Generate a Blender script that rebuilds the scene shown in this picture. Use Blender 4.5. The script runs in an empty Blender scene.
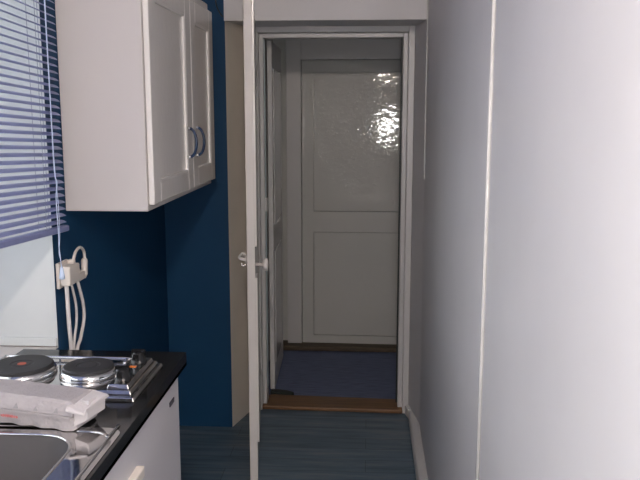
import bpy, bmesh, math, random
from mathutils import Vector, Matrix
R = math.radians
sc = bpy.context.scene
col = sc.collection
random.seed(4)

# ------------------------------------------------------------------ camera
cam_d = bpy.data.cameras.new('camera')
cam = bpy.data.objects.new('camera', cam_d)
col.objects.link(cam)
cam.location = (0, 0, 1.57)
cam.rotation_euler = (R(90 - 9.3193), 0, R(3.5473))
cam_d.sensor_width = 36
cam_d.lens = 780 / 640 * 36
cam_d.clip_start = 0.02
sc.camera = cam

# ------------------------------------------------------------------ world, light, exposure
w = bpy.data.worlds.new('sky'); sc.world = w
w.use_nodes = True
bg = w.node_tree.nodes['Background']
bg.inputs[0].default_value = (0.90, 0.94, 1.0, 1)
bg.inputs[1].default_value = 2.0

def light(name, kind, loc, energy, color, rot=(0, 0, 0), **kw):
    d = bpy.data.lights.new(name, kind)
    d.energy = energy; d.color = color
    for k, v in kw.items(): setattr(d, k, v)
    o = bpy.data.objects.new(name, d); col.objects.link(o)
    o.location = loc; o.rotation_euler = rot
    return o

# warm ceiling lamp of the kitchen, over and behind the photographer
light('ceiling_lamp_light', 'POINT', (-0.04, -0.1, 2.41), 135, (1.0, 0.86, 0.77), shadow_soft_size=0.05)
# the camera's own small flash
light('camera_flash', 'POINT', (0.03, -0.03, 1.57), 32.0, (1.0, 0.97, 0.95), shadow_soft_size=0.02)
# daylight guide at the window opening (portal, gives off nothing itself)
p = light('window_portal', 'AREA', (-1.40, 1.27, 1.54), 1, (1, 1, 1), (0, R(-90), 0), shape='RECTANGLE', size=1.4, size_y=2.1)
p.data.cycles.is_portal = True

sc.view_settings.view_transform = 'Standard'
sc.view_settings.look = 'None'
sc.view_settings.gamma = 1
sc.view_settings.use_curve_mapping = False
sc.view_settings.exposure = 0.40
sc.cycles.use_denoising = True
sc.cycles.max_bounces = 10
sc.cycles.diffuse_bounces = 6

# ------------------------------------------------------------------ materials
def mat(name, color, rough=0.5, metal=0.0, bump=0.0, bscale=40, var=0.0, vscale=6, stretch=(1, 1, 1), coat=0.0, spec=0.5, speck=0.0):
    m = bpy.data.materials.new(name); m.use_nodes = True
    nt = m.node_tree; b = nt.nodes['Principled BSDF']
    b.inputs['Base Color'].default_value = (*color, 1)
    b.inputs['Roughness'].default_value = rough
    b.inputs['Metallic'].default_value = metal
    b.inputs['Coat Weight'].default_value = coat
    b.inputs['Specular IOR Level'].default_value = spec
    tc = nt.nodes.new('ShaderNodeTexCoord')
    mp = nt.nodes.new('ShaderNodeMapping'); mp.inputs['Scale'].default_value = stretch
    nt.links.new(tc.outputs['Object'], mp.inputs[0])
    if var > 0:
        n = nt.nodes.new('ShaderNodeTexNoise'); n.inputs['Scale'].default_value = vscale; n.inputs['Detail'].default_value = 5
        nt.links.new(mp.outputs[0], n.inputs['Vector'])
        r = nt.nodes.new('ShaderNodeValToRGB')
        r.color_ramp.elements[0].position = 0.3; r.color_ramp.elements[1].position = 0.7
        r.color_ramp.elements[0].color = (*[c * (1 - var) for c in color], 1)
        r.color_ramp.elements[1].color = (*[min(1, c * (1 + var)) for c in color], 1)
        nt.links.new(n.outputs[0], r.inputs[0]); nt.links.new(r.outputs[0], b.inputs['Base Color'])
    if bump > 0:
        n2 = nt.nodes.new('ShaderNodeTexNoise'); n2.inputs['Scale'].default_value = bscale; n2.inputs['Detail'].default_value = 3
        nt.links.new(mp.outputs[0], n2.inputs['Vector'])
        bp = nt.nodes.new('ShaderNodeBump'); bp.inputs['Strength'].default_value = bump; bp.inputs['Distance'].default_value = 0.01
        nt.links.new(n2.outputs[0], bp.inputs['Height'])
        if speck > 0:       # sparse pimples and brush grit in the paint
            n3 = nt.nodes.new('ShaderNodeTexNoise'); n3.inputs['Scale'].default_value = 90; n3.inputs['Detail'].default_value = 2
            nt.links.new(mp.outputs[0], n3.inputs['Vector'])
            mr = nt.nodes.new('ShaderNodeMapRange'); mr.inputs[1].default_value = 0.60; mr.inputs[2].default_value = 0.74; mr.inputs[4].default_value = speck
            nt.links.new(n3.outputs[0], mr.inputs[0])
            ad = nt.nodes.new('ShaderNodeMath'); ad.operation = 'ADD'
            nt.links.new(n2.outputs[0], ad.inputs[0]); nt.links.new(mr.outputs[0], ad.inputs[1]); nt.links.new(ad.outputs[0], bp.inputs['Height'])
        nt.links.new(bp.outputs[0], b.inputs['Normal'])
    return m

M = {}
M['wall_white'] = mat('white_wall_paint', (0.68, 0.66, 0.66), 0.55, bump=0.10, bscale=9, var=0.03, vscale=3)
M['wall_blue'] = mat('dark_blue_wall_paint', (0.005, 0.047, 0.115), 0.6, spec=0.25, bump=0.08, bscale=25, var=0.06, vscale=4)
M['reveal_white'] = mat('window_niche_white_paint', (0.59, 0.62, 0.63), 0.5, bump=0.08, bscale=12, var=0.03)
M['gloss_white'] = mat('old_gloss_white_paint', (0.60, 0.59, 0.57), 0.15, bump=0.07, bscale=26, speck=2.0, stretch=(1, 1, 0.5))
M['door_white'] = mat('brushed_gloss_door_paint', (0.60, 0.60, 0.565), 0.05, bump=0.085, bscale=40, stretch=(0.55, 1, 1), speck=6.0)
M['frame_white'] = mat('door_frame_paint', (0.58, 0.57, 0.56), 0.35, bump=0.1, bscale=20)
M['edge_cream'] = mat('door_edge_cream_paint', (0.72, 0.68, 0.64), 0.22, bump=0.08, bscale=25, speck=1.5)
M['return_white'] = mat('cream_white_return_paint', (0.80, 0.75, 0.67), 0.5, bump=0.1, bscale=14, var=0.04)
M['panel_line'] = mat('panel_groove_shadow_paint', (0.16, 0.155, 0.15), 0.5)
M['cab_white'] = mat('cabinet_white_lacquer', (0.57, 0.54, 0.53), 0.35, bump=0.05, bscale=18)
M['cab_gloss'] = mat('cabinet_door_gloss_paint', (0.80, 0.77, 0.74), 0.16, bump=0.06, bscale=30, stretch=(1, 1, 0.5), speck=2.0)
M['unit_white'] = mat('base_unit_white_enamel', (0.57, 0.55, 0.57), 0.35, bump=0.03, bscale=60)
M['steel'] = mat('polished_stainless_steel', (0.62, 0.61, 0.60), 0.06, 1.0, bump=0.012, bscale=5)
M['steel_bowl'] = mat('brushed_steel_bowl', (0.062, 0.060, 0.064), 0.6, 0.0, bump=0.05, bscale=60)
M['chrome'] = mat('chrome', (0.80, 0.80, 0.80), 0.08, 1.0)
M['black_gloss'] = mat('black_gloss_laminate', (0.010, 0.010, 0.011), 0.12, bump=0.015, bscale=8)
M['black_edge'] = mat('black_worktop_edge', (0.012, 0.012, 0.014), 0.3)
M['hotplate'] = mat('cast_iron_hotplate', (0.020, 0.020, 0.022), 0.55, bump=0.05, bscale=80)
M['red_dot'] = mat('red_hotplate_dot', (0.45, 0.09, 0.05), 0.5)
M['orange'] = mat('orange_marker', (0.75, 0.20, 0.03), 0.4)
M['black_plastic'] = mat('black_plastic', (0.010, 0.010, 0.011), 0.12)
M['rust'] = mat('rusty_joint', (0.11, 0.055, 0.03), 0.7, var=0.4, vscale=40)
M['carton'] = mat('grey_paper_pulp', (0.34, 0.32, 0.33), 0.9, bump=0.35, bscale=120, var=0.05, vscale=30)
M['carton_shadow'] = mat('shaded_pulp_gap', (0.27, 0.26, 0.27), 0.9)  # darker copy of the carton pulp, shade put into the colour
M['carton_pale'] = mat('pale_paper_pulp', (0.50, 0.475, 0.485), 0.85, bump=0.2, bscale=100)
M['carton_dark'] = mat('red_carton_print', (0.50, 0.16, 0.16), 0.9)
M['plug'] = mat('cream_white_plastic', (0.72, 0.66, 0.60), 0.4)
M['cable'] = mat('white_cable_rubber', (0.72, 0.68, 0.66), 0.45)
M['handle_blue'] = mat('blue_handle_plastic', (0.008, 0.030, 0.085), 0.2)
M['slat'] = mat('lavender_blind_slat', (0.22, 0.25, 0.45), 0.3)
M['cord'] = mat('pale_blue_cord', (0.50, 0.60, 0.78), 0.6)
M['ladder'] = mat('grey_ladder_cord', (0.22, 0.25, 0.33), 0.7)
M['threshold'] = mat('worn_brown_wood', (0.17, 0.085, 0.033), 0.5, var=0.35, vscale=14, stretch=(0.35, 6, 6), bump=0.1, bscale=20)
M['sill_wood'] = mat('dark_brown_sill', (0.085, 0.060, 0.035), 0.6, var=0.4, vscale=18, stretch=(0.6, 4, 4))
M['brass'] = mat('old_nickel', (0.62, 0.55, 0.46), 0.3, 1.0)
M['rubber'] = mat('dark_green_rubber', (0.015, 0.022, 0.020), 0.5)
M['lamp_body'] = mat('white_lamp_plastic', (0.8, 0.78, 0.74), 0.5)
M['sign'] = mat('dark_badge', (0.04, 0.035, 0.05), 0.4)
M['teal'] = mat('teal_grey_frame_paint', (0.30, 0.36, 0.38), 0.35)

def floor_mat():
    m = bpy.data.materials.new('blue_grey_laminate'); m.use_nodes = True
    nt = m.node_tree; b = nt.nodes['Principled BSDF']; L = nt.links
    tc = nt.nodes.new('ShaderNodeTexCoord')
    mp = nt.nodes.new('ShaderNodeMapping'); mp.inputs['Scale'].default_value = (1.1, 11, 1)
    L.new(tc.outputs['Object'], mp.inputs[0])
    n = nt.nodes.new('ShaderNodeTexNoise'); n.inputs['Scale'].default_value = 2.4; n.inputs['Detail'].default_value = 8; n.inputs['Roughness'].default_value = 0.62
    L.new(mp.outputs[0], n.inputs['Vector'])
    r = nt.nodes.new('ShaderNodeValToRGB')
    e = r.color_ramp.elements
    e[0].position = 0.30; e[0].color = (0.046, 0.078, 0.118, 1)
    e[1].position = 0.72; e[1].color = (0.20, 0.215, 0.225, 1)
    k = e.new(0.5); k.color = (0.090, 0.142, 0.190, 1)
    L.new(n.outputs[0], r.inputs[0])
    br = nt.nodes.new('ShaderNodeTexBrick')
    br.inputs['Scale'].default_value = 1.0
    br.inputs['Brick Width'].default_value = 1.25; br.inputs['Row Height'].default_value = 0.12
    br.inputs['Mortar Size'].default_value = 0.0015
    br.inputs['Color1'].default_value = (1, 1, 1, 1); br.inputs['Color2'].default_value = (0.80, 0.82, 0.84, 1)
    br.inputs['Mortar'].default_value = (0.4, 0.4, 0.42, 1)
    L.new(tc.outputs['Object'], br.inputs['Vector'])
    mx = nt.nodes.new('ShaderNodeMix'); mx.data_type = 'RGBA'; mx.blend_type = 'MULTIPLY'
    mx.inputs[0].default_value = 1.0
    L.new(r.outputs[0], mx.inputs[6]); L.new(br.outputs['Color'], mx.inputs[7])
    L.new(mx.outputs[2], b.inputs['Base Color'])
    b.inputs['Roughness'].default_value = 0.42
    return m
M['floor'] = floor_mat()
M['carpet'] = mat('blue_violet_hall_covering', (0.125, 0.155, 0.26), 0.8, var=0.28, vscale=16, stretch=(0.7, 5, 1), bump=0.1, bscale=60)

def glass_mat():
    m = bpy.data.materials.new('window_glass'); m.use_nodes = True
    b = m.node_tree.nodes['Principled BSDF']
    b.inputs['Base Color'].default_value = (1, 1, 1, 1); b.inputs['Roughness'].default_value = 0.0
    b.inputs['Transmission Weight'].default_value = 1.0; b.inputs['IOR'].default_value = 1.45
    return m
M['glass'] = glass_mat()
def emit_mat():
    m = bpy.data.materials.new('lit_lamp_diffuser'); m.use_nodes = True
    b = m.node_tree.nodes['Principled BSDF']
    b.inputs['Base Color'].default_value = (0.9, 0.85, 0.75, 1)
    b.inputs['Emission Color'].default_value = (1, 0.8, 0.6, 1); b.inputs['Emission Strength'].default_value = 3
    return m
M['lamp'] = emit_mat()

# ------------------------------------------------------------------ mesh helpers
def box(bm, a, b, mi=0):
    x0, y0, z0 = a; x1, y1, z1 = b
    vs = [bm.verts.new(p) for p in ((x0,y0,z0),(x1,y0,z0),(x1,y1,z0),(x0,y1,z0),(x0,y0,z1),(x1,y0,z1),(x1,y1,z1),(x0,y1,z1))]
    fs = []
    for f in ((3,2,1,0),(4,5,6,7),(0,1,5,4),(1,2,6,5),(2,3,7,6),(3,0,4,7)):
        fc = bm.faces.new([vs[i] for i in f]); fc.material_index = mi; fs.append(fc)
    return fs

def prism(bm, pts, z0, z1):
    a = [bm.verts.new((x, y, z0)) for x, y in pts]; b = [bm.verts.new((x, y, z1)) for x, y in pts]
    n = len(pts)
    bm.faces.new(a[::-1]); bm.faces.new(b)
    for i in range(n): bm.faces.new((a[i], a[(i+1) % n], b[(i+1) % n], b[i]))

def tube(bm, pts, r, seg=10, closed=False, cap=True):
    pts = [Vector(p) for p in pts]; n = len(pts); rings = []
    up = None
    for i, p in enumerate(pts):
        if closed: t = (pts[(i+1) % n] - pts[i-1]).normalized()
        else: t = (pts[min(i+1, n-1)] - pts[max(i-1, 0)]).normalized()
        if up is None:
            up = Vector((0, 0, 1)) if abs(t.z) < 0.9 else Vector((1, 0, 0))
        u = (up - t * up.dot(t)).normalized(); up = u
        v = t.cross(u)
        rr = r[i] if isinstance(r, (list, tuple)) else r
        rings.append([bm.verts.new(p + (u * math.cos(2*math.pi*k/seg) + v * math.sin(2*math.pi*k/seg)) * rr) for k in range(seg)])
    m = n if closed else n - 1
    for i in range(m):
        A, B = rings[i], rings[(i+1) % n]
        for k in range(seg):
            bm.faces.new((A[k], A[(k+1) % seg], B[(k+1) % seg], B[k]))
    if cap and not closed:
        bm.faces.new(rings[0][::-1]); bm.faces.new(rings[-1])

def lathe(bm, prof, c=(0, 0, 0), seg=40, axis='Z'):
    rings = []
    for r_, z in prof:
        ring = []
        for k in range(seg):
            a = 2*math.pi*k/seg
            x, y = r_*math.cos(a), r_*math.sin(a)
            q = (x, y, z) if axis == 'Z' else (z, x, y)
            ring.append(bm.verts.new((c[0]+q[0], c[1]+q[1], c[2]+q[2])))
        rings.append(ring)
    for A, B in zip(rings, rings[1:]):
        for k in range(seg): bm.faces.new((A[k], A[(k+1) % seg], B[(k+1) % seg], B[k]))
    bm.faces.new(rings[0][::-1]); bm.faces.new(rings[-1])

def smooth_path(pts, n=8):
    pts = [Vector(p) for p in pts]; out = []
    P = [pts[0]] + pts + [pts[-1]]
    for i in range(1, len(P) - 2):
        for k in range(n):
            t = k / n
            a, b, c, d = P[i-1], P[i], P[i+1], P[i+2]
            out.append(0.5*((2*b) + (c-a)*t + (2*a-5*b+4*c-d)*t*t + (3*b-a-3*c+d)*t**3))
    out.append(pts[-1]); return out

def obj(name, bm, m, parent=None, bevel=0.0, smooth=False, bseg=2):
    me = bpy.data.meshes.new(name)
    bmesh.ops.recalc_face_normals(bm, faces=bm.faces)
    bm.to_mesh(me); bm.free()
    for k in (m if isinstance(m, (list, tuple)) else [m]): me.materials.append(M[k])
    o = bpy.data.objects.new(name, me); col.objects.link(o)
    if parent is not None: o.parent = parent
    if bevel > 0:
        b = o.modifiers.new('bevel', 'BEVEL'); b.width = bevel; b.segments = bseg; b.limit_method = 'ANGLE'; b.angle_limit = R(40)
    if smooth:
        for f in me.polygons: f.use_smooth = True
    return o
def NB(): return bmesh.new()
def boxo(name, a, b, m, parent=None, bevel=0.0):
    bm = NB(); box(bm, a, b); return obj(name, bm, m, parent, bevel)
def tag(o, label, cat, group=None, kind=None):
    o['label'] = label; o['category'] = cat
    if group: o['group'] = group
    if kind: o['kind'] = kind
    return o
def root(name, label, cat, loc=(0, 0, 0), group=None, kind=None):
    o = bpy.data.objects.new(name, None); col.objects.link(o); o.location = loc
    o.empty_display_size = 0.05
    return tag(o, label, cat, group, kind)
def rect_loop(x0, x1, y0, y1, r, n=8):
    pts = []
    for cx, cy, a0 in ((x1-r, y1-r, 0), (x0+r, y1-r, 90), (x0+r, y0+r, 180), (x1-r, y0+r, 270)):
        for k in range(n+1):
            a = R(a0 + 90*k/n); pts.append((cx + r*math.cos(a), cy + r*math.sin(a)))
    return pts

# ================================================================== THE SETTING
XL, XR = -0.984, 0.262           # faces of the left and right kitchen walls
YB, YN, YE = -1.9, 2.35, 3.70    # back wall, far edge of the window niche, blue end wall
ZC = 2.50
# floor
o = boxo('floor', (XL-0.4, YB-0.1, -0.1), (0.6, 4.0, 0.0), 'floor'); tag(o, 'blue grey wood look laminate kitchen floor', 'floor', kind='structure')
o = boxo('floor_hall', (-1.6, 4.0, -0.1), (1.2, 5.3, 0.0), 'carpet'); tag(o, 'violet blue hall floor beyond the doorway', 'floor', kind='structure')
o = boxo('ceiling', (-1.6, YB-0.1, ZC), (1.2, 5.3, ZC+0.1), 'wall_white'); tag(o, 'white ceiling over kitchen and hall', 'ceiling', kind='structure')
# left wall with a deep window niche (white reveals)
bm = NB(); T = 0.40; NY0, NZ0, NZ1 = 0.20, 0.826, 2.28
box(bm, (XL-T, YB, 0), (XL, NY0, ZC)); box(bm, (XL-T, YN, 0), (XL, YE+0.3, ZC))
box(bm, (XL-T, NY0, 0), (XL, YN, NZ0)); box(bm, (XL-T, NY0, NZ1), (XL, YN, ZC))
bm.normal_update()
for f in bm.faces:
    c = f.calc_center_median(); n = f.normal
    if abs(n.y) > 0.9 and NY0-0.01 < c.y < YN+0.01 and c.z > 0.83 and 0.9 < c.z < 2.3: f.material_index = 1
    if abs(n.z) > 0.9 and abs(c.y-(NY0+YN)/2) < 0.2 and 0.5 < c.z < 2.4: f.material_index = 1
o = obj('wall_left', bm, ['wall_blue', 'reveal_white']); tag(o, 'dark blue left wall with a deep white window niche', 'wall', kind='structure')
# right wall: nearer sheet, then a slightly prouder sheet with its lit edge
bm = NB(); box(bm, (XR+0.007, YB, 0), (XR+0.12, 1.755, ZC)); o = obj('wall_right', bm, 'wall_white'); tag(o, 'bright white near stretch of the right wall', 'wall', kind='structure')
bm = NB(); box(bm, (XR, 1.755, 0), (XR+0.12, 4.0, ZC)); o = obj('wall_right_far', bm, 'wall_white', bevel=0.003); tag(o, 'white far stretch of the right wall up to the doorway', 'wall', kind='structure')
o = boxo('wall_back', (XL-T, YB-0.1, 0), (0.6, YB, ZC), 'wall_white'); tag(o, 'white wall behind the photographer', 'wall', kind='structure')
# blue end wall beside the doorway with its white return
bm = NB()
prism(bm, [(XL, YE), (-0.672, YE), (-0.605, 3.95), (-0.605, 4.06), (XL, 4.06)], 0, ZC)
bm.normal_update()
for f in bm.faces:
    if f.normal.x > 0.5: f.material_index = 1
o = obj('wall_end', bm, ['wall_blue', 'return_white']); tag(o, 'dark blue end wall with a white return beside the door', 'wall', kind='structure')
# lintel over the recessed doorway
bm = NB(); box(bm, (-0.672, 3.68, 1.985), (XR, 4.06, ZC)); o = obj('wall_lintel', bm, 'wall_white'); tag(o, 'white lintel over the recessed doorway', 'wall', kind='structure')
# hall shell
bm = NB(); box(bm, (-1.6, 5.12, 0), (1.2, 5.22, ZC)); o = obj('wall_hall', bm, 'door_white'); tag(o, 'glossy white hall wall around the far panelled door', 'wall', kind='structure')
o = boxo('wall_hall_left', (-1.0, 4.06, 0), (-0.62, 5.12, ZC), 'wall_white'); tag(o, 'white hall wall on the left behind the inner door leaf', 'wall', kind='structure')
o = boxo('wall_hall_right', (0.75, 4.06, 0), (0.85, 5.12, ZC), 'wall_white'); tag(o, 'white hall side wall to the right of the far door', 'wall', kind='structure')
o = boxo('wall_hall_near', (XR, 4.0, 0), (0.85, 4.06, ZC), 'wall_white'); tag(o, 'hall side of the kitchen partition right of the doorway', 'wall', kind='structure')

bm = NB(); prism(bm, [(XR, 3.66), (0.224, 3.932), (0.224, 4.06), (XR, 4.06)], 0, 1.985); o = obj('wall_right_return', bm, 'wall_white'); tag(o, 'narrow white wall return between right wall and door frame', 'wall', kind='structure')
# doorway frame
t1 = root('trim_1', 'grey white wooden frame around the open doorway', 'door frame', (-0.19, 3.93, 0), kind='structure')
def rel(o, parent): o.parent = parent; o.matrix_parent_inverse = Matrix.Translation(-Vector(parent.location)); return o
def kid(name, bm, m, parent, bevel=0.0, smooth=False):
    o = obj(name, bm, m, None, bevel, smooth)
    o.parent = parent; o.location = -Vector(parent.location); return o
bm = NB(); box(bm, (-0.605, 3.935, 0), (-0.552, 4.06, 1.985)); box(bm, (-0.552, 3.975, 0), (-0.532, 4.06, 1.955)); kid('jamb', bm, 'frame_white', t1, 0.003)
bm = NB(); box(bm, (0.190, 3.93, 0), (0.222, 4.06, 1.985)); box(bm, (0.166, 3.965, 0), (0.190, 4.06, 1.955)); kid('jamb', bm, 'frame_white', t1, 0.003)
bm = NB(); box(bm, (-0.552, 3.93, 1.956), (0.190, 4.06, 1.985)); box(bm, (-0.532, 3.97, 1.934), (0.166, 4.06, 1.956)); kid('head', bm, 'frame_white', t1, 0.003)
bm = NB(); box(bm, (-0.533, 4.0, 0.1), (-0.527, 4.03, 1.93)); kid('weather_strip', bm, 'teal', t1)
bm = NB(); box(bm, (-0.535, 3.985, 1.06), (-0.520, 4.035, 1.13)); kid('strike_plate', bm, 'frame_white', t1, 0.002)
bm = NB(); box(bm, (0.159, 4.035, 0.022), (0.166, 4.055, 1.934)); kid('dark_strip', bm, 'rubber', t1)  # thin dark strip along the right jamb
bm = NB(); prism(bm, [(-0.585, 3.955), (-0.575, 3.945), (0.19, 3.925), (0.195, 3.94), (0.195, 4.085), (-0.515, 4.12), (-0.585, 4.10)], 0, 0.022)
o = obj('threshold', bm, 'threshold', bevel=0.006); o.name = 'trim_2'; tag(o, 'worn reddish brown wooden threshold of the doorway', 'threshold', kind='structure')
bm = NB(); box(bm, (-0.62, 4.985, 0), (0.7, 5.12, 0.035)); o = obj('trim_3', bm, 'sill_wood', bevel=0.008); tag(o, 'dark brown wooden sill under the far panelled door', 'threshold', kind='structure')
# skirting on the right wall
bm = NB()
a = [(XR, 0), (XR-0.043, 0), (XR-0.043, 0.03), (XR-0.036, 0.045), (XR-0.012, 0.055), (XR, 0.055)]
v0 = [bm.verts.new((x, YB, z)) for x, z in a]; v1 = [bm.verts.new((x, 3.86, z)) for x, z in a]
bm.faces.new(v0); bm.faces.new(v1[::-1])
for i in range(6): bm.faces.new((v0[i], v0[(i+1) % 6], v1[(i+1) % 6], v1[i]))
v = bm.verts
prism(bm, [(XR, 3.86), (XR-0.043, 3.86), (XR-0.058, 3.925), (XR, 3.93)], 0, 0.05)
o = obj('baseboard_right', bm, 'frame_white', bevel=0.003); tag(o, 'white skirting along the foot of the right wall', 'skirting', kind='structure')
bm = NB(); tube(bm, [(XR-0.002, 3.655, 1.262), (XR-0.002, 3.655, ZC)], 0.0045, 8); o = obj('trim_4', bm, 'gloss_white'); tag(o, 'thin white corner bead running down beside the doorway', 'trim', kind='structure')

bm = NB(); tube(bm, [(XR+0.003, 1.753, 0), (XR+0.003, 1.753, ZC)], 0.0045, 8); o = obj('trim_5', bm, 'gloss_white', smooth=True); tag(o, 'added white bead drawing the lit edge between the two sheets of the right wall', 'trim', kind='structure')  # bead added to bring out the lit edge of the sheet
# window in the niche (left of the picture's edge, source of the daylight)
wn = root('window_1', 'white kitchen window in the niche behind the blind', 'window', (XL-0.37, 1.275, NZ0), kind='structure')
bm = NB(); x0, x1 = XL-0.40, XL-0.34
box(bm, (x0, NY0, NZ0), (x1, YN, NZ0+0.06)); box(bm, (x0, NY0, NZ1-0.06), (x1, YN, NZ1))
for yy in (NY0, 1.245, YN-0.06): box(bm, (x0, yy, NZ0+0.06), (x1, yy+0.06, NZ1-0.06))
kid('frame', bm, 'reveal_white', wn, 0.004)
for ya, yb in ((NY0+0.06, 1.245), (1.305, YN-0.06)):
    bm = NB(); box(bm, (XL-0.373, ya, NZ0+0.06), (XL-0.368, yb, NZ1-0.06)); kid('pane', bm, 'glass', wn)
bm = NB(); box(bm, (XL-0.34, NY0, NZ0), (XL+0.0, YN, NZ0+0.004)); kid('sill_board', bm, 'cab_white', wn)
bm = NB(); box(bm, (XL-0.335, YN-0.010, NZ0+0.006), (XL-0.002, YN, NZ0+0.034)); kid('sill_upstand', bm, 'reveal_white', wn, 0.003)
bm = NB(); box(bm, (XL-0.335, YN-0.006, NZ0+0.003), (XL-0.003, YN, NZ0+0.007)); kid('sill_joint', bm, 'rust', wn)

# ------------------------------------------------------------------ doors
def groove_rect(bm, a, b, y, w=0.004):        # thin shadow-gap frame lying on a door face (facing -y)
    (x0, z0), (x1, z1) = a, b
    for p, q in (((x0, z0), (x1, z0+w)), ((x0, z1-w), (x1, z1)), ((x0, z0+w), (x0+w, z1-w)), ((x1-w, z0+w), (x1, z1-w))):
        box(bm, (p[0], y-0.0006, p[1]), (q[0], y, q[1]))
# far hall door
d2 = root('door_2', 'closed glossy white two panel door at the end of the hall', 'door', (-0.03, 5.07, 0), kind='structure')
L, Rr = -0.431, 0.372
bm = NB(); YF = 5.07
rails = [(0.036, 0.089), (0.789, 0.925), (1.824, 1.893)]
box(bm, (L, YF, 0.036), (-0.357, YF+0.04, 1.893)); box(bm, (0.298, YF, 0.036), (Rr, YF+0.04, 1.893))
for z0, z1 in rails: box(bm, (-0.357, YF, z0), (0.298, YF+0.04, z1))
kid('leaf', bm, 'door_white', d2)
for z0, z1 in ((0.089, 0.789), (0.925, 1.824)):
    bm = NB(); box(bm, (-0.354, YF+0.003, z0+0.003), (0.295, YF+0.03, z1-0.003)); kid('panel', bm, 'door_white', d2, 0.0015)
bm = NB(); box(bm, (-0.53, 5.045, 0.036), (L-0.004, 5.12, 2.03)); box(bm, (Rr+0.004, 5.045, 0.036), (0.47, 5.12, 2.03)); box(bm, (L-0.004, 5.045, 1.897), (Rr+0.004, 5.12, 2.03)); 
kid('frame', bm, 'frame_white', d2, 0.003)
for ch in d2.children:
    if ch.name.startswith(('leaf', 'panel')):
        for v in ch.data.vertices: v.co.y += 0.008 - 0.0205*(v.co.x+0.03) + 0.018*(v.co.z-1.0)      # leaf skewed slightly to steer where the flash reflects
# half open inner door leaf standing in the hall
d3 = root('door_3', 'narrow white inner door leaf swung back into the hall', 'door', (-0.53, 4.23, 0), kind='structure')
bm = NB(); prism(bm, [(-0.545, 4.225), (-0.519, 4.225), (-0.537, 4.83), (-0.566, 4.83)], 0.012, 1.944); kid('leaf', bm, 'frame_white', d3, 0.003)
bm = NB()
def along(t): return -0.519 - 0.018*t, 4.225 + 0.605*t
for (t0, t1, z0, z1) in ((0.12, 0.88, 0.15, 0.8), (0.12, 0.88, 0.95, 1.8)):
    xa, ya = along(t0); xb, yb = along(t1)
    prism(bm, [(xa-0.002, ya), (xa+0.004, ya), (xb+0.004, yb), (xb-0.002, yb)], z0, z1)
kid('panel', bm, 'gloss_white', d3, 0.002)
# kitchen door, opened towards the camera and seen edge-on
d1 = root('door_1', 'white kitchen door standing open and seen along its cream edge', 'door', (-0.55, 3.90, 0), kind='structure')
NL, NR, FL, FR = (-0.491, 3.10), (-0.457, 3.10), (-0.592, 3.915), (-0.5575, 3.915)
bm = NB(); prism(bm, [NL, NR, FR, FL], 0.012, 2.03); kid('leaf', bm, 'edge_cream', d1, 0.003)
def face(t, off):           # point on the door's right face
    dx, dy = FR[0]-NR[0], FR[1]-NR[1]; ln = math.hypot(dx, dy)
    return NR[0]+dx*t + off*dy/ln, NR[1]+dy*t - off*dx/ln
bm = NB()
for z0, z1 in ((0.19, 0.90), (1.03, 2.03)):
    q = [face(0.002, -0.001), face(0.002, 0.008), face(0.12, 0.008), face(0.12, -0.001)]
    prism(bm, q, z0, z1)
kid('edge_strip', bm, 'edge_cream', d1, 0.002)
# handles on both sides
hx, hy = face(0.075, 0.0)
bm = NB(); lathe(bm, [(0.007, -0.004), (0.007, 0.030), (0.010, 0.032), (0.023, 0.036), (0.027, 0.043), (0.025, 0.051), (0.012, 0.055)], (hx, hy, 0.945), 24, 'X')
kid('knob', bm, 'edge_cream', d1, smooth=True)
bm = NB(); lx = hx - 0.036
lathe(bm, [(0.018, -0.006), (0.018, 0.002)], (lx, hy, 0.965), 20, 'X')
tube(bm, smooth_path([(lx, hy, 0.965), (lx-0.022, hy, 0.967), (lx-0.032, hy+0.01, 0.972), (lx-0.034, hy+0.06, 0.962), (lx-0.028, hy+0.1, 0.972)]), [0.008]*8+[0.007]*8+[0.006]*8+[0.009]*9, 10)
tube(bm, smooth_path([(lx-0.004, hy, 0.985), (lx-0.018, hy, 0.992), (lx-0.030, hy, 0.980)]), 0.004, 8)
tube(bm, smooth_path([(lx-0.004, hy, 0.945), (lx-0.016, hy, 0.938), (lx-0.022, hy, 0.950)]), 0.004, 8)
kid('handle', bm, 'edge_cream', d1, smooth=True)
bm = NB()
for z in (0.25, 1.75): tube(bm, [(-0.553, 3.925, z-0.05), (-0.553, 3.925, z+0.05)], 0.006, 10)
kid('hinge', bm, 'frame_white', d1, smooth=True)

# ================================================================== THINGS
# ------------------------------------------------------------------ venetian blind
vb = root('venetian_blind', 'lavender blue venetian blind hanging slightly crooked over the window', 'blind', (-0.955, 1.3, 1.2))
SX, Y0, Y1, SL = -0.958, 0.22, 2.378, -0.049
def zat(z_end, y): return z_end - SL*(Y1 - y)     # z_end is the height at the far end
pitch, z = 0.0208, 1.232
def slat_bm(ze):
    tilt = R(18 + 10*min(1.0, max(0.0, (ze-1.23)/0.30)))
    bm = NB(); hw = 0.0125
    pr = []
    for k in range(7):
        u = -hw + 2*hw*k/6
        c = 0.0026*(1 - (u/hw)**2)
        pr.append((SX + u*math.cos(tilt) + c*math.sin(tilt), -u*math.sin(tilt) + c*math.cos(tilt)))
    pr2 = [(x - 0.0005*math.sin(tilt), zz - 0.0005*math.cos(tilt)) for x, zz in pr[::-1]]
    P = pr + pr2; n = len(P)
    A = [bm.verts.new((x, Y0, zat(ze, Y0) + zz)) for x, zz in P]
    B = [bm.verts.new((x, Y1, zat(ze, Y1) + zz)) for x, zz in P]
    bm.faces.new(A); bm.faces.new(B[::-1])
    for i in range(n): bm.faces.new((A[i], A[(i+1) % n], B[(i+1) % n], B[i]))
    return bm
zs = []
while z < 2.20: zs.append(z); z += pitch
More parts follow.
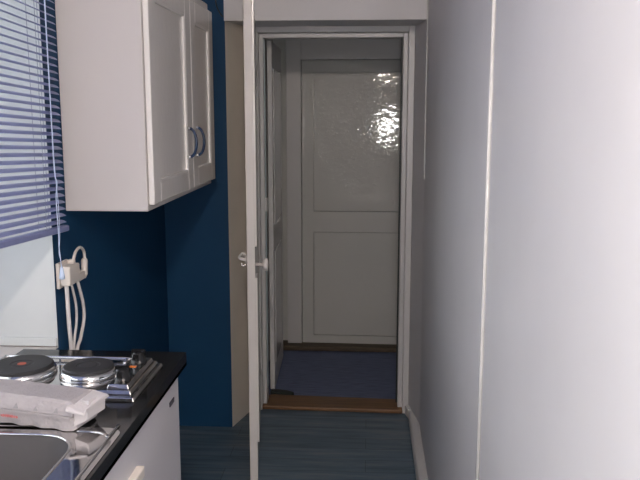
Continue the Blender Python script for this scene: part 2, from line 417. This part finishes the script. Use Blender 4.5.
for ze in zs: kid('slat', slat_bm(ze), 'slat', vb)
bm = NB(); ze = 1.208
pr = [(-0.970, -0.007), (-0.970, 0.007), (-0.964, 0.010), (-0.950, 0.010), (-0.944, 0.007), (-0.944, -0.007), (-0.950, -0.010), (-0.964, -0.010)]
A = [bm.verts.new((x, Y0, zat(ze, Y0)+zz)) for x, zz in pr]; B = [bm.verts.new((x, Y1+0.012, zat(ze, Y1+0.012)+zz)) for x, zz in pr]
bm.faces.new(A); bm.faces.new(B[::-1])
for i in range(8): bm.faces.new((A[i], A[(i+1) % 8], B[(i+1) % 8], B[i]))
kid('bottom_rail', bm, 'slat', vb)
bm = NB(); box(bm, (-0.982, Y0, 2.30), (-0.940, Y1, 2.345)); kid('head_rail', bm, 'slat', vb, 0.003)
for yy in (0.45, 1.3, 2.225):
    bm = NB()
    for xx, dy in ((SX-0.013, 0.0), (SX+0.013, -0.004), (SX, 0.045)):
        tube(bm, [(xx, yy+dy, zat(1.208, yy)), (xx, yy+dy, 2.31)], 0.0009, 6)
    kid('ladder_cord', bm, 'ladder', vb)
bm = NB()
cy = 2.279
tube(bm, smooth_path([(-0.938, cy, 2.31), (-0.938, cy, 1.9), (-0.937, cy, 1.60), (-0.938, cy+0.004, 1.40), (-0.935, cy+0.012, 1.36), (-0.938, cy+0.006, 1.31), (-0.937, cy+0.008, 1.2), (-0.936, cy+0.004, 1.165), (-0.936, cy+0.014, 1.10)], 6), 0.0016, 7)
tube(bm, smooth_path([(-0.937, cy+0.003, 2.31), (-0.937, cy+0.003, 1.5), (-0.934, cy+0.01, 1.30), (-0.934, cy+0.009, 1.2), (-0.934, cy-0.004, 1.15), (-0.934, cy+0.004, 1.125), (-0.936, cy+0.014, 1.10)], 6), 0.0010, 7)
pc = kid('pull_cord', bm, 'cord', vb, smooth=True)
bm = NB(); lathe(bm, [(0.003, 0.02), (0.005, 0.015), (0.0085, -0.012), (0.0085, -0.018), (0.004, -0.020)], (-0.936, cy+0.014, 1.082), 14)
o = obj('tassel', bm, 'cord', pc, smooth=True)

# ------------------------------------------------------------------ wall cabinet
CX, CY0, CY1, CZ0, CZ1 = -0.708, 2.463, 3.485, 1.252, 2.035
wc = root('wall_cabinet', 'white two door wall cabinet on the blue wall right of the blind', 'cabinet', (XL, CY0, CZ0))
bm = NB(); box(bm, (XL+0.002, CY0, CZ0), (CX, CY1, CZ1)); kid('carcass', bm, 'cab_white', wc, 0.004)
bm = NB(); box(bm, (CX-0.050, CY0-0.004, CZ0+0.003), (CX-0.001, CY0+0.001, CZ1-0.002)); kid('edge_batten', bm, 'cab_white', wc)
def cab_door(ya, yb, handle_y, st, top, bot, z0=1.273, z1=2.0):
    xf0, xf1 = CX+0.001, CX+0.020
    d = None
    bm = NB()
    iy0, iy1, iz0, iz1 = ya+st[0], yb-st[1], z0+bot, z1-top
    box(bm, (xf0, ya, z0), (xf1, iy0, z1)); box(bm, (xf0, iy1, z0), (xf1, yb, z1))
    box(bm, (xf0, iy0, z0), (xf1, iy1, iz0)); box(bm, (xf0, iy0, iz1), (xf1, iy1, z1))
    box(bm, (xf0, iy0, iz0), (xf0+0.008, iy1, iz1))
    d = kid('door', bm, 'cab_gloss', wc, 0.007)
    bm = NB()      # raised rounded moulding round the panel
    xm = xf0 + 0.011
    tube(bm, [(xm, y, zz) for y, zz in rect_loop(iy0, iy1, iz0, iz1, 0.006, 3)], 0.007, 8, closed=True)
    obj('moulding', bm, 'cab_gloss', d, smooth=True)
    bm = NB(); zt, zb = 1.509, 1.400
    path = []
    for k in range(13):
        a = math.pi*k/12
        path.append((xf1 + 0.004 + 0.030*math.sin(a)**0.8, handle_y + 0.0, (zt+zb)/2 + (zt-zb)/2*math.cos(a)))
    tube(bm, path, 0.0055, 10)
    h = obj('handle', bm, 'handle_blue', d, smooth=True)
    for zz in (zt, zb):
        bm = NB(); lathe(bm, [(0.008, -0.001), (0.008, 0.006), (0.006, 0.012)], (xf1, handle_y, zz), 14, 'X')
        obj('handle_foot', bm, 'chrome', h, smooth=True)
    return d
cab_door(2.468, 3.046, 2.955, (0.085, 0.085), 0.075, 0.072)
cab_door(3.052, 3.480, 3.095, (0.085, 0.075), 0.085, 0.072)

# ------------------------------------------------------------------ base unit
UX = -0.516
bu = root('base_unit', 'white undercounter unit below the black worktop', 'cabinet', (XL, 0.2, 0))
bm = NB(); box(bm, (XL+0.012, 0.2, 0.09), (XL+0.024, 2.024, 0.858)); box(bm, (XL+0.024, 0.2, 0.09), (UX-0.022, 0.216, 0.858)); box(bm, (XL+0.024, 2.008, 0.09), (UX-0.022, 2.024, 0.858)); box(bm, (XL+0.024, 0.216, 0.09), (UX-0.022, 2.008, 0.108)); box(bm, (XL+0.03, 0.22, 0.0), (UX-0.06, 2.0, 0.09)); kid('carcass', bm, 'unit_white', bu, 0.003)
bm = NB(); box(bm, (UX-0.020, 1.10, 0.095), (UX, 2.026, 0.856)); dr = kid('door', bm, 'unit_white', bu, 0.004)
bm = NB(); box(bm, (UX-0.020, 0.2, 0.095), (UX, 1.094, 0.856)); kid('door', bm, 'unit_white', bu, 0.004)
bm = NB(); box(bm, (UX-0.0005, 1.925, 0.803), (UX+0.0025, 1.968, 0.816)); o = obj('badge', bm, 'sign', dr, 0.001)
bm = NB(); box(bm, (UX-0.001, 1.54, 0.755), (UX+0.018, 1.63, 0.782)); o = obj('handle', bm, 'plug', dr, 0.004)

# ------------------------------------------------------------------ worktop with sink
WX0, WX1, WY0, WY1, WZ0, WZ1 = XL+0.003, -0.509, 0.2, 2.098, 0.862, 0.900
wt = root('worktop', 'glossy black worktop with an inset polished steel sink under the window', 'worktop', (WX0, WY0, WZ0))
inner = rect_loop(-0.955, -0.592, 0.98, 1.510, 0.085, 10)
bm = NB()
def loopv(pts, z): return [bm.verts.new((x, y, z)) for x, y in pts]
def holed(bm, outer, hole, z):
    o_ = loopv(outer, z); h_ = loopv(hole, z)
    es = [bm.edges.new((L_[i], L_[(i+1) % len(L_)])) for L_ in (o_, h_) for i in range(len(L_))]
    bmesh.ops.triangle_fill(bm, use_beauty=True, use_dissolve=False, edges=es)
    return o_
slab = holed(bm, [(WX0, WY0), (WX1, WY0), (WX1, WY1), (WX0, WY1)], inner, WZ1)
low = [bm.verts.new((v.co.x, v.co.y, WZ0)) for v in slab]
for i in range(4): bm.faces.new((slab[i], slab[(i+1) % 4], low[(i+1) % 4], low[i]))
box(bm, (WX0, 1.53, WZ0), (WX1, WY1, WZ0+0.01)); box(bm, (-0.58, WY0, WZ0), (WX1, 1.53, WZ0+0.01))
kid('laminate_top', bm, 'black_gloss', wt)
bm = NB()
sheet = [(x, y) for x, y in rect_loop(-0.976, -0.517, 0.28, 1.556, 0.035, 6)]
so_ = holed(bm, sheet, inner, WZ1+0.0012)
lo_ = [bm.verts.new((v.co.x, v.co.y, WZ1)) for v in so_]
for i in range(len(so_)): bm.faces.new((so_[i], so_[(i+1) % len(so_)], lo_[(i+1) % len(so_)], lo_[i]))
kid('sink_sheet', bm, 'steel', wt)
# basin
bm = NB(); rings = []
def shrink(pts, s):
    cx, cy = -0.7735, 1.245
    return [(cx+(x-cx)*(1-s/0.18), cy+(y-cy)*(1-s/0.265)) for x, y in pts]
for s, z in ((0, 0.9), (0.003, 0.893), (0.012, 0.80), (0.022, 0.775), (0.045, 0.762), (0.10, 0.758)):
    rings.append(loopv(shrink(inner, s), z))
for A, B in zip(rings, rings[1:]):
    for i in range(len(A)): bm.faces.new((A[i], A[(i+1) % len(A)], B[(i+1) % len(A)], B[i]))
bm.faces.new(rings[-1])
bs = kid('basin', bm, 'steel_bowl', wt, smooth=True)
bm = NB(); tube(bm, [(x, y, WZ1+0.001) for x, y in inner], 0.0032, 8, closed=True); kid('basin_rim', bm, 'chrome', wt, smooth=True)
# pressed bead round the sink area
bm = NB()
bead = [(-0.612, 1.534), (-0.575, 1.532), (-0.552, 1.524), (-0.537, 1.506), (-0.532, 1.476), (-0.530, 0.3)]
tube(bm, [(p.x, p.y, WZ1+0.001) for p in smooth_path([(x, y, 0) for x, y in bead], 5)], 0.0036, 8)
kid('pressed_bead', bm, 'steel', wt, smooth=True)
bm = NB(); box(bm, (-0.975, 1.536, WZ1-0.001), (-0.612, 1.550, WZ1+0.0012)); kid('rusty_seam', bm, 'rust', wt)

# ------------------------------------------------------------------ hob
WZ1 += 0.0004
hb = root('hob', 'polished steel two plate electric hob on the far end of the worktop', 'hob', (-0.75, 1.80, WZ1))
HX0, HX1, HY0, HY1 = -0.976, -0.541, 1.705, 1.972
bm = NB()
def frustum(bm, x0, x1, y0, y1, z0, z1, ins):
    a = [bm.verts.new(p) for p in ((x0,y0,z0),(x1,y0,z0),(x1,y1,z0),(x0,y1,z0))]
    b = [bm.verts.new(p) for p in ((x0+ins,y0+ins,z1),(x1-ins,y0+ins,z1),(x1-ins,y1-ins,z1),(x0+ins,y1-ins,z1))]
    bm.faces.new(a[::-1]); bm.faces.new(b)
    for i in range(4): bm.faces.new((a[i], a[(i+1) % 4], b[(i+1) % 4], b[i]))
frustum(bm, HX0, HX1, HY0, HY1, WZ1, WZ1+0.010, 0.004)
frustum(bm, HX0+0.012, HX1-0.012, HY0+0.020, HY1-0.008, WZ1+0.010, WZ1+0.019, 0.004)
kid('tray', bm, 'steel', hb, 0.002)
bm = NB(); frustum(bm, -0.617, -0.562, 1.738, 1.955, WZ1+0.019, WZ1+0.030, 0.004); kid('control_panel', bm, 'steel', hb, 0.002)
bm = NB()
rp = [(-0.958, 1.70), (-0.958, 1.925), (-0.950, 1.940), (-0.935, 1.944), (-0.645, 1.944), (-0.630, 1.938), (-0.625, 1.922), (-0.625, 1.905)]
tube(bm, [(q.x, q.y, WZ1+0.027) for q in smooth_path([(x, y, 0) for x, y in rp], 5)], 0.0045, 10); kid('rail', bm, 'chrome', hb, smooth=True)
def plate(cx, cy, r, dot):
    z = WZ1+0.018
    bm = NB(); lathe(bm, [(r+0.004, 0), (r+0.005, 0.006), (r+0.003, 0.012), (r-0.001, 0.016), (r-0.006, 0.017)], (cx, cy, z), 56)
    ring = kid('hotplate_ring', bm, 'chrome', hb, smooth=True)
    bm = NB(); lathe(bm, [(r-0.002, 0.012), (r-0.003, 0.022), (r-0.007, 0.0255), (0.030, 0.0255), (0.027, 0.0242), (0.022, 0.0242), (0.019, 0.0250), (0.001, 0.0250)], (cx, cy, z), 56)
    pl = kid('hotplate', bm, 'hotplate', hb)
    if dot:
        bm = NB(); lathe(bm, [(0.011, 0.025), (0.010, 0.0257)], (cx, cy, z), 24); obj('red_dot', bm, 'red_dot', pl).location = (0, 0, 0)
plate(-0.868, 1.842, 0.080, True)
plate(-0.697, 1.842, 0.066, False)
for ky in (1.772, 1.905):
    bm = NB(); lathe(bm, [(0.020, 0), (0.0205, 0.005), (0.018, 0.010), (0.0165, 0.026), (0.013, 0.030), (0.003, 0.031)], (-0.587, ky, WZ1+0.030), 24)
    box(bm, (-0.604, ky-0.004, WZ1+0.050), (-0.570, ky+0.004, WZ1+0.066))
    k = kid('knob', bm, 'black_plastic', hb, smooth=False)
bm = NB(); box(bm, (-0.606, 1.868, WZ1+0.030), (-0.585, 1.880, WZ1+0.0306)); kid('orange_mark', bm, 'orange', hb)

# ------------------------------------------------------------------ egg carton
ec = root('egg_carton', 'grey paper pulp egg carton lying between hob and sink', 'egg carton', (-0.734, 1.600, WZ1+0.0015))
ec.rotation_euler = (0, 0, R(-13))
Lh, Wh = 0.135, 0.052
def loft(bm, secs):
    V = [[bm.verts.new(p) for p in q] for q in secs]
    n = len(V[0])
    for A, B in zip(V, V[1:]):
        for i in range(n): bm.faces.new((A[i], A[(i+1) % n], B[(i+1) % n], B[i]))
    bm.faces.new(V[0]); bm.faces.new(V[-1][::-1])
bm = NB()          # tray: tapering sides, faintly scalloped by the five cups of each row
secs = []
for k in range(41):
    x = -Lh + 2*Lh*k/40
    sc_ = 0.0022*math.cos(2*math.pi*(x+Lh)/0.054)
    e = 0.004 if k in (0, 40) else 0.0
    b = Wh*0.86 - sc_*1.4 - e
    secs.append([(x, -b, 0.001+e), (x, -Wh*0.95+sc_*0.6+e, 0.022), (x, -Wh-0.001+e, 0.032), (x, -Wh-0.001, 0.036), (x, Wh+0.001, 0.036), (x, Wh+0.001-e, 0.032), (x, Wh*0.95-sc_*0.6-e, 0.022), (x, b, 0.001+e)])
loft(bm, secs)
obj('egg_tray', bm, 'carton', ec)
bm = NB()          # lid
def sec(x, sx, top):
    return [(x, -Wh*1.02, 0.0365), (x, -Wh*0.99, 0.044), (x*sx, -Wh*0.84, top-0.005), (x*sx, -Wh*0.74, top), (x*sx, Wh*0.74, top), (x*sx, Wh*0.84, top-0.005), (x, Wh*0.99, 0.044), (x, Wh*1.02, 0.0365)]
loft(bm, [sec(x, s_, t) for x, s_, t in ((-Lh, 0.985, 0.060), (-Lh*0.9, 1, 0.066), (-Lh*0.4, 1, 0.067), (0, 1, 0.0662), (Lh*0.5, 1, 0.0668), (Lh*0.9, 1, 0.065), (Lh, 0.985, 0.058))])
obj('lid', bm, 'carton', ec, 0.002)
for i in range(5):  # painted shade of the triangular gaps along the front slope
    cx = -Lh+0.03+i*0.05
    bm = NB()
    a = [bm.verts.new(p) for p in ((cx-0.006, -Wh*1.0-0.0015, 0.041), (cx+0.006, -Wh*1.0-0.0015, 0.041), (cx, -Wh*0.94-0.0015, 0.051))]
    b = [bm.verts.new(v.co + Vector((0, 0.006, 0))) for v in a]
    bm.faces.new(a); bm.faces.new(b[::-1])
    for k in range(3): bm.faces.new((a[k], a[(k+1) % 3], b[(k+1) % 3], b[k]))
    obj('gap_shade', bm, 'carton_shadow', ec)
bm = NB()          # paler end flap with an embossed square and two cup ends below it
prof = [(-0.060, 0.046), (-0.052, 0.053), (0.036, 0.058), (0.045, 0.054)]
A = [bm.verts.new((Lh-0.012, y, z+0.008)) for y, z in prof] + [bm.verts.new((Lh+0.030, y*0.92+0.002, z)) for y, z in prof[::-1]]
B = [bm.verts.new((v.co.x, v.co.y, v.co.z-0.005)) for v in A]
bm.faces.new(A); bm.faces.new(B[::-1])
for k in range(8): bm.faces.new((A[k], A[(k+1) % 8], B[(k+1) % 8], B[k]))
box(bm, (Lh+0.002, -0.022, 0.050), (Lh+0.020, 0.012, 0.0625))
loft(bm, [[(Lh-0.002, -0.046, 0.012), (Lh-0.002, -0.046, 0.055), (Lh-0.002, 0.040, 0.055), (Lh-0.002, 0.040, 0.012)], [(Lh+0.024, -0.036, 0.026), (Lh+0.026, -0.036, 0.050), (Lh+0.026, 0.034, 0.050), (Lh+0.024, 0.034, 0.026)]])
o = obj('end_flap', bm, 'carton_pale', ec, 0.002); o['label'] = 'paler end flap with an embossed square'
bm = NB()
xx = -0.052
for wd in (0.005, 0.003, 0.006, 0.004, 0.005, 0.003, 0.005, 0.004, 0.006):
    box(bm, (xx, -Wh*0.97-0.0012, 0.0175), (xx+wd*0.6, -Wh*0.95+0.004, 0.0225)); xx += wd+0.0013
obj('red_print', bm, 'carton_dark', ec)

# ------------------------------------------------------------------ socket with plugs and cables
so = root('wall_socket', 'cream socket with a boxy cube adapter beside the window niche', 'socket', (XL, 2.39, 1.06))
bm = NB(); box(bm, (XL+0.001, 2.358, 1.015), (XL+0.012, 2.44, 1.098)); kid('face_plate', bm, 'plug', so, 0.003)
bm = NB(); box(bm, (XL+0.012, 2.362, 1.024), (XL+0.046, 2.418, 1.088)); kid('adapter', bm, 'plug', so, 0.005)
pg = root('power_plug', 'cream plug with a looped cable on the right side of the socket adapter', 'plug', (XL+0.012, 2.47, 1.05))
PX = XL+0.029
bm = NB(); box(bm, (XL+0.008, 2.424, 1.022), (XL+0.040, 2.465, 1.082)); box(bm, (XL+0.012, 2.428, 1.080), (XL+0.034, 2.448, 1.098))
box(bm, (XL+0.010, 2.465, 1.016), (XL+0.036, 2.520, 1.046)); kid('plug_body', bm, 'plug', pg, 0.005)
bm = NB()
tube(bm, smooth_path([(PX, 2.438, 1.092), (PX, 2.446, 1.104), (PX, 2.466, 1.120), (PX, 2.500, 1.126), (PX, 2.530, 1.112), (PX, 2.538, 1.090), (PX, 2.536, 1.07)], 6), 0.0050, 10)
tube(bm, smooth_path([(PX, 2.440, 1.096), (PX, 2.452, 1.078), (PX, 2.475, 1.060), (PX, 2.497, 1.040)], 6), 0.0042, 10)
tube(bm, [(PX, 2.537, 1.083), (PX, 2.536, 1.076), (PX, 2.529, 1.030), (PX, 2.523, 1.018)], [0.007, 0.0110, 0.0110, 0.007], 12)
kid('cable_loop', bm, 'plug', pg, smooth=True)
def cable(name, label, pts, r):
    bm = NB(); tube(bm, smooth_path(pts, 8), r, 10)
    return tag(obj(name, bm, 'cable', smooth=True), label, 'cable', 'cables hanging below the socket')
X = PX
cable('power_cable', 'thickest white cable hanging leftmost below the socket adapter', [(X, 2.370, 1.030), (X, 2.372, 1.01), (X, 2.373, 0.953), (X, 2.376, 0.883), (X, 2.384, 0.807), (X, 2.39, 0.60), (X, 2.39, 0.30), (X, 2.39, 0.015)], 0.0068)
cable('power_cable', 'thin white middle cable below the socket adapter', [(X, 2.408, 1.028), (X, 2.417, 1.01), (X, 2.441, 0.944), (X, 2.438, 0.888), (X, 2.416, 0.84), (X, 2.406, 0.79), (X, 2.41, 0.6), (X, 2.42, 0.3), (X, 2.42, 0.015)], 0.0042)
cable('power_cable', 'white rightmost cable swinging out widest below the plug', [(X, 2.462, 1.024), (X, 2.474, 1.00), (X, 2.502, 0.939), (X, 2.506, 0.883), (X, 2.468, 0.826), (X, 2.430, 0.78), (X, 2.44, 0.6), (X, 2.45, 0.3), (X, 2.45, 0.015)], 0.0056)

# ------------------------------------------------------------------ small things
bm = NB(); prism(bm, [(-0.535, 4.135), (-0.42, 4.120), (-0.40, 4.135), (-0.44, 4.165), (-0.53, 4.19)], 0.0005, 0.030)
o = obj('dark_scrap', bm, 'rubber', bevel=0.004); tag(o, 'flat dark scrap on the hall floor just behind the threshold', 'wedge')  # flat dark piece of no particular kind
bm = NB(); tube(bm, smooth_path([(-0.715, 3.697, 2.13), (-0.71, 3.697, 2.06), (-0.692, 3.697, 2.02), (-0.680, 3.697, 2.005)], 5), 0.003, 8)
o = obj('loose_wire', bm, 'rubber', smooth=True); tag(o, 'short dark wire on the blue end wall above the cabinet', 'wire')
cl = root('ceiling_lamp', 'round white ceiling lamp with a warm bulb behind the photographer', 'lamp', (-0.04, -0.1, ZC))
bm = NB(); lathe(bm, [(0.07, 0.0), (0.07, -0.015), (0.02, -0.02), (0.02, -0.001)], (0, 0, -0.001), 32)
obj('shade', bm, 'lamp_body', cl, smooth=True)
bm = NB(); lathe(bm, [(0.015, -0.012), (0.02, -0.045), (0.034, -0.08), (0.034, -0.10), (0.02, -0.12), (0.003, -0.125)], (0, 0, 0), 20); obj('bulb', bm, 'lamp', cl, smooth=True)
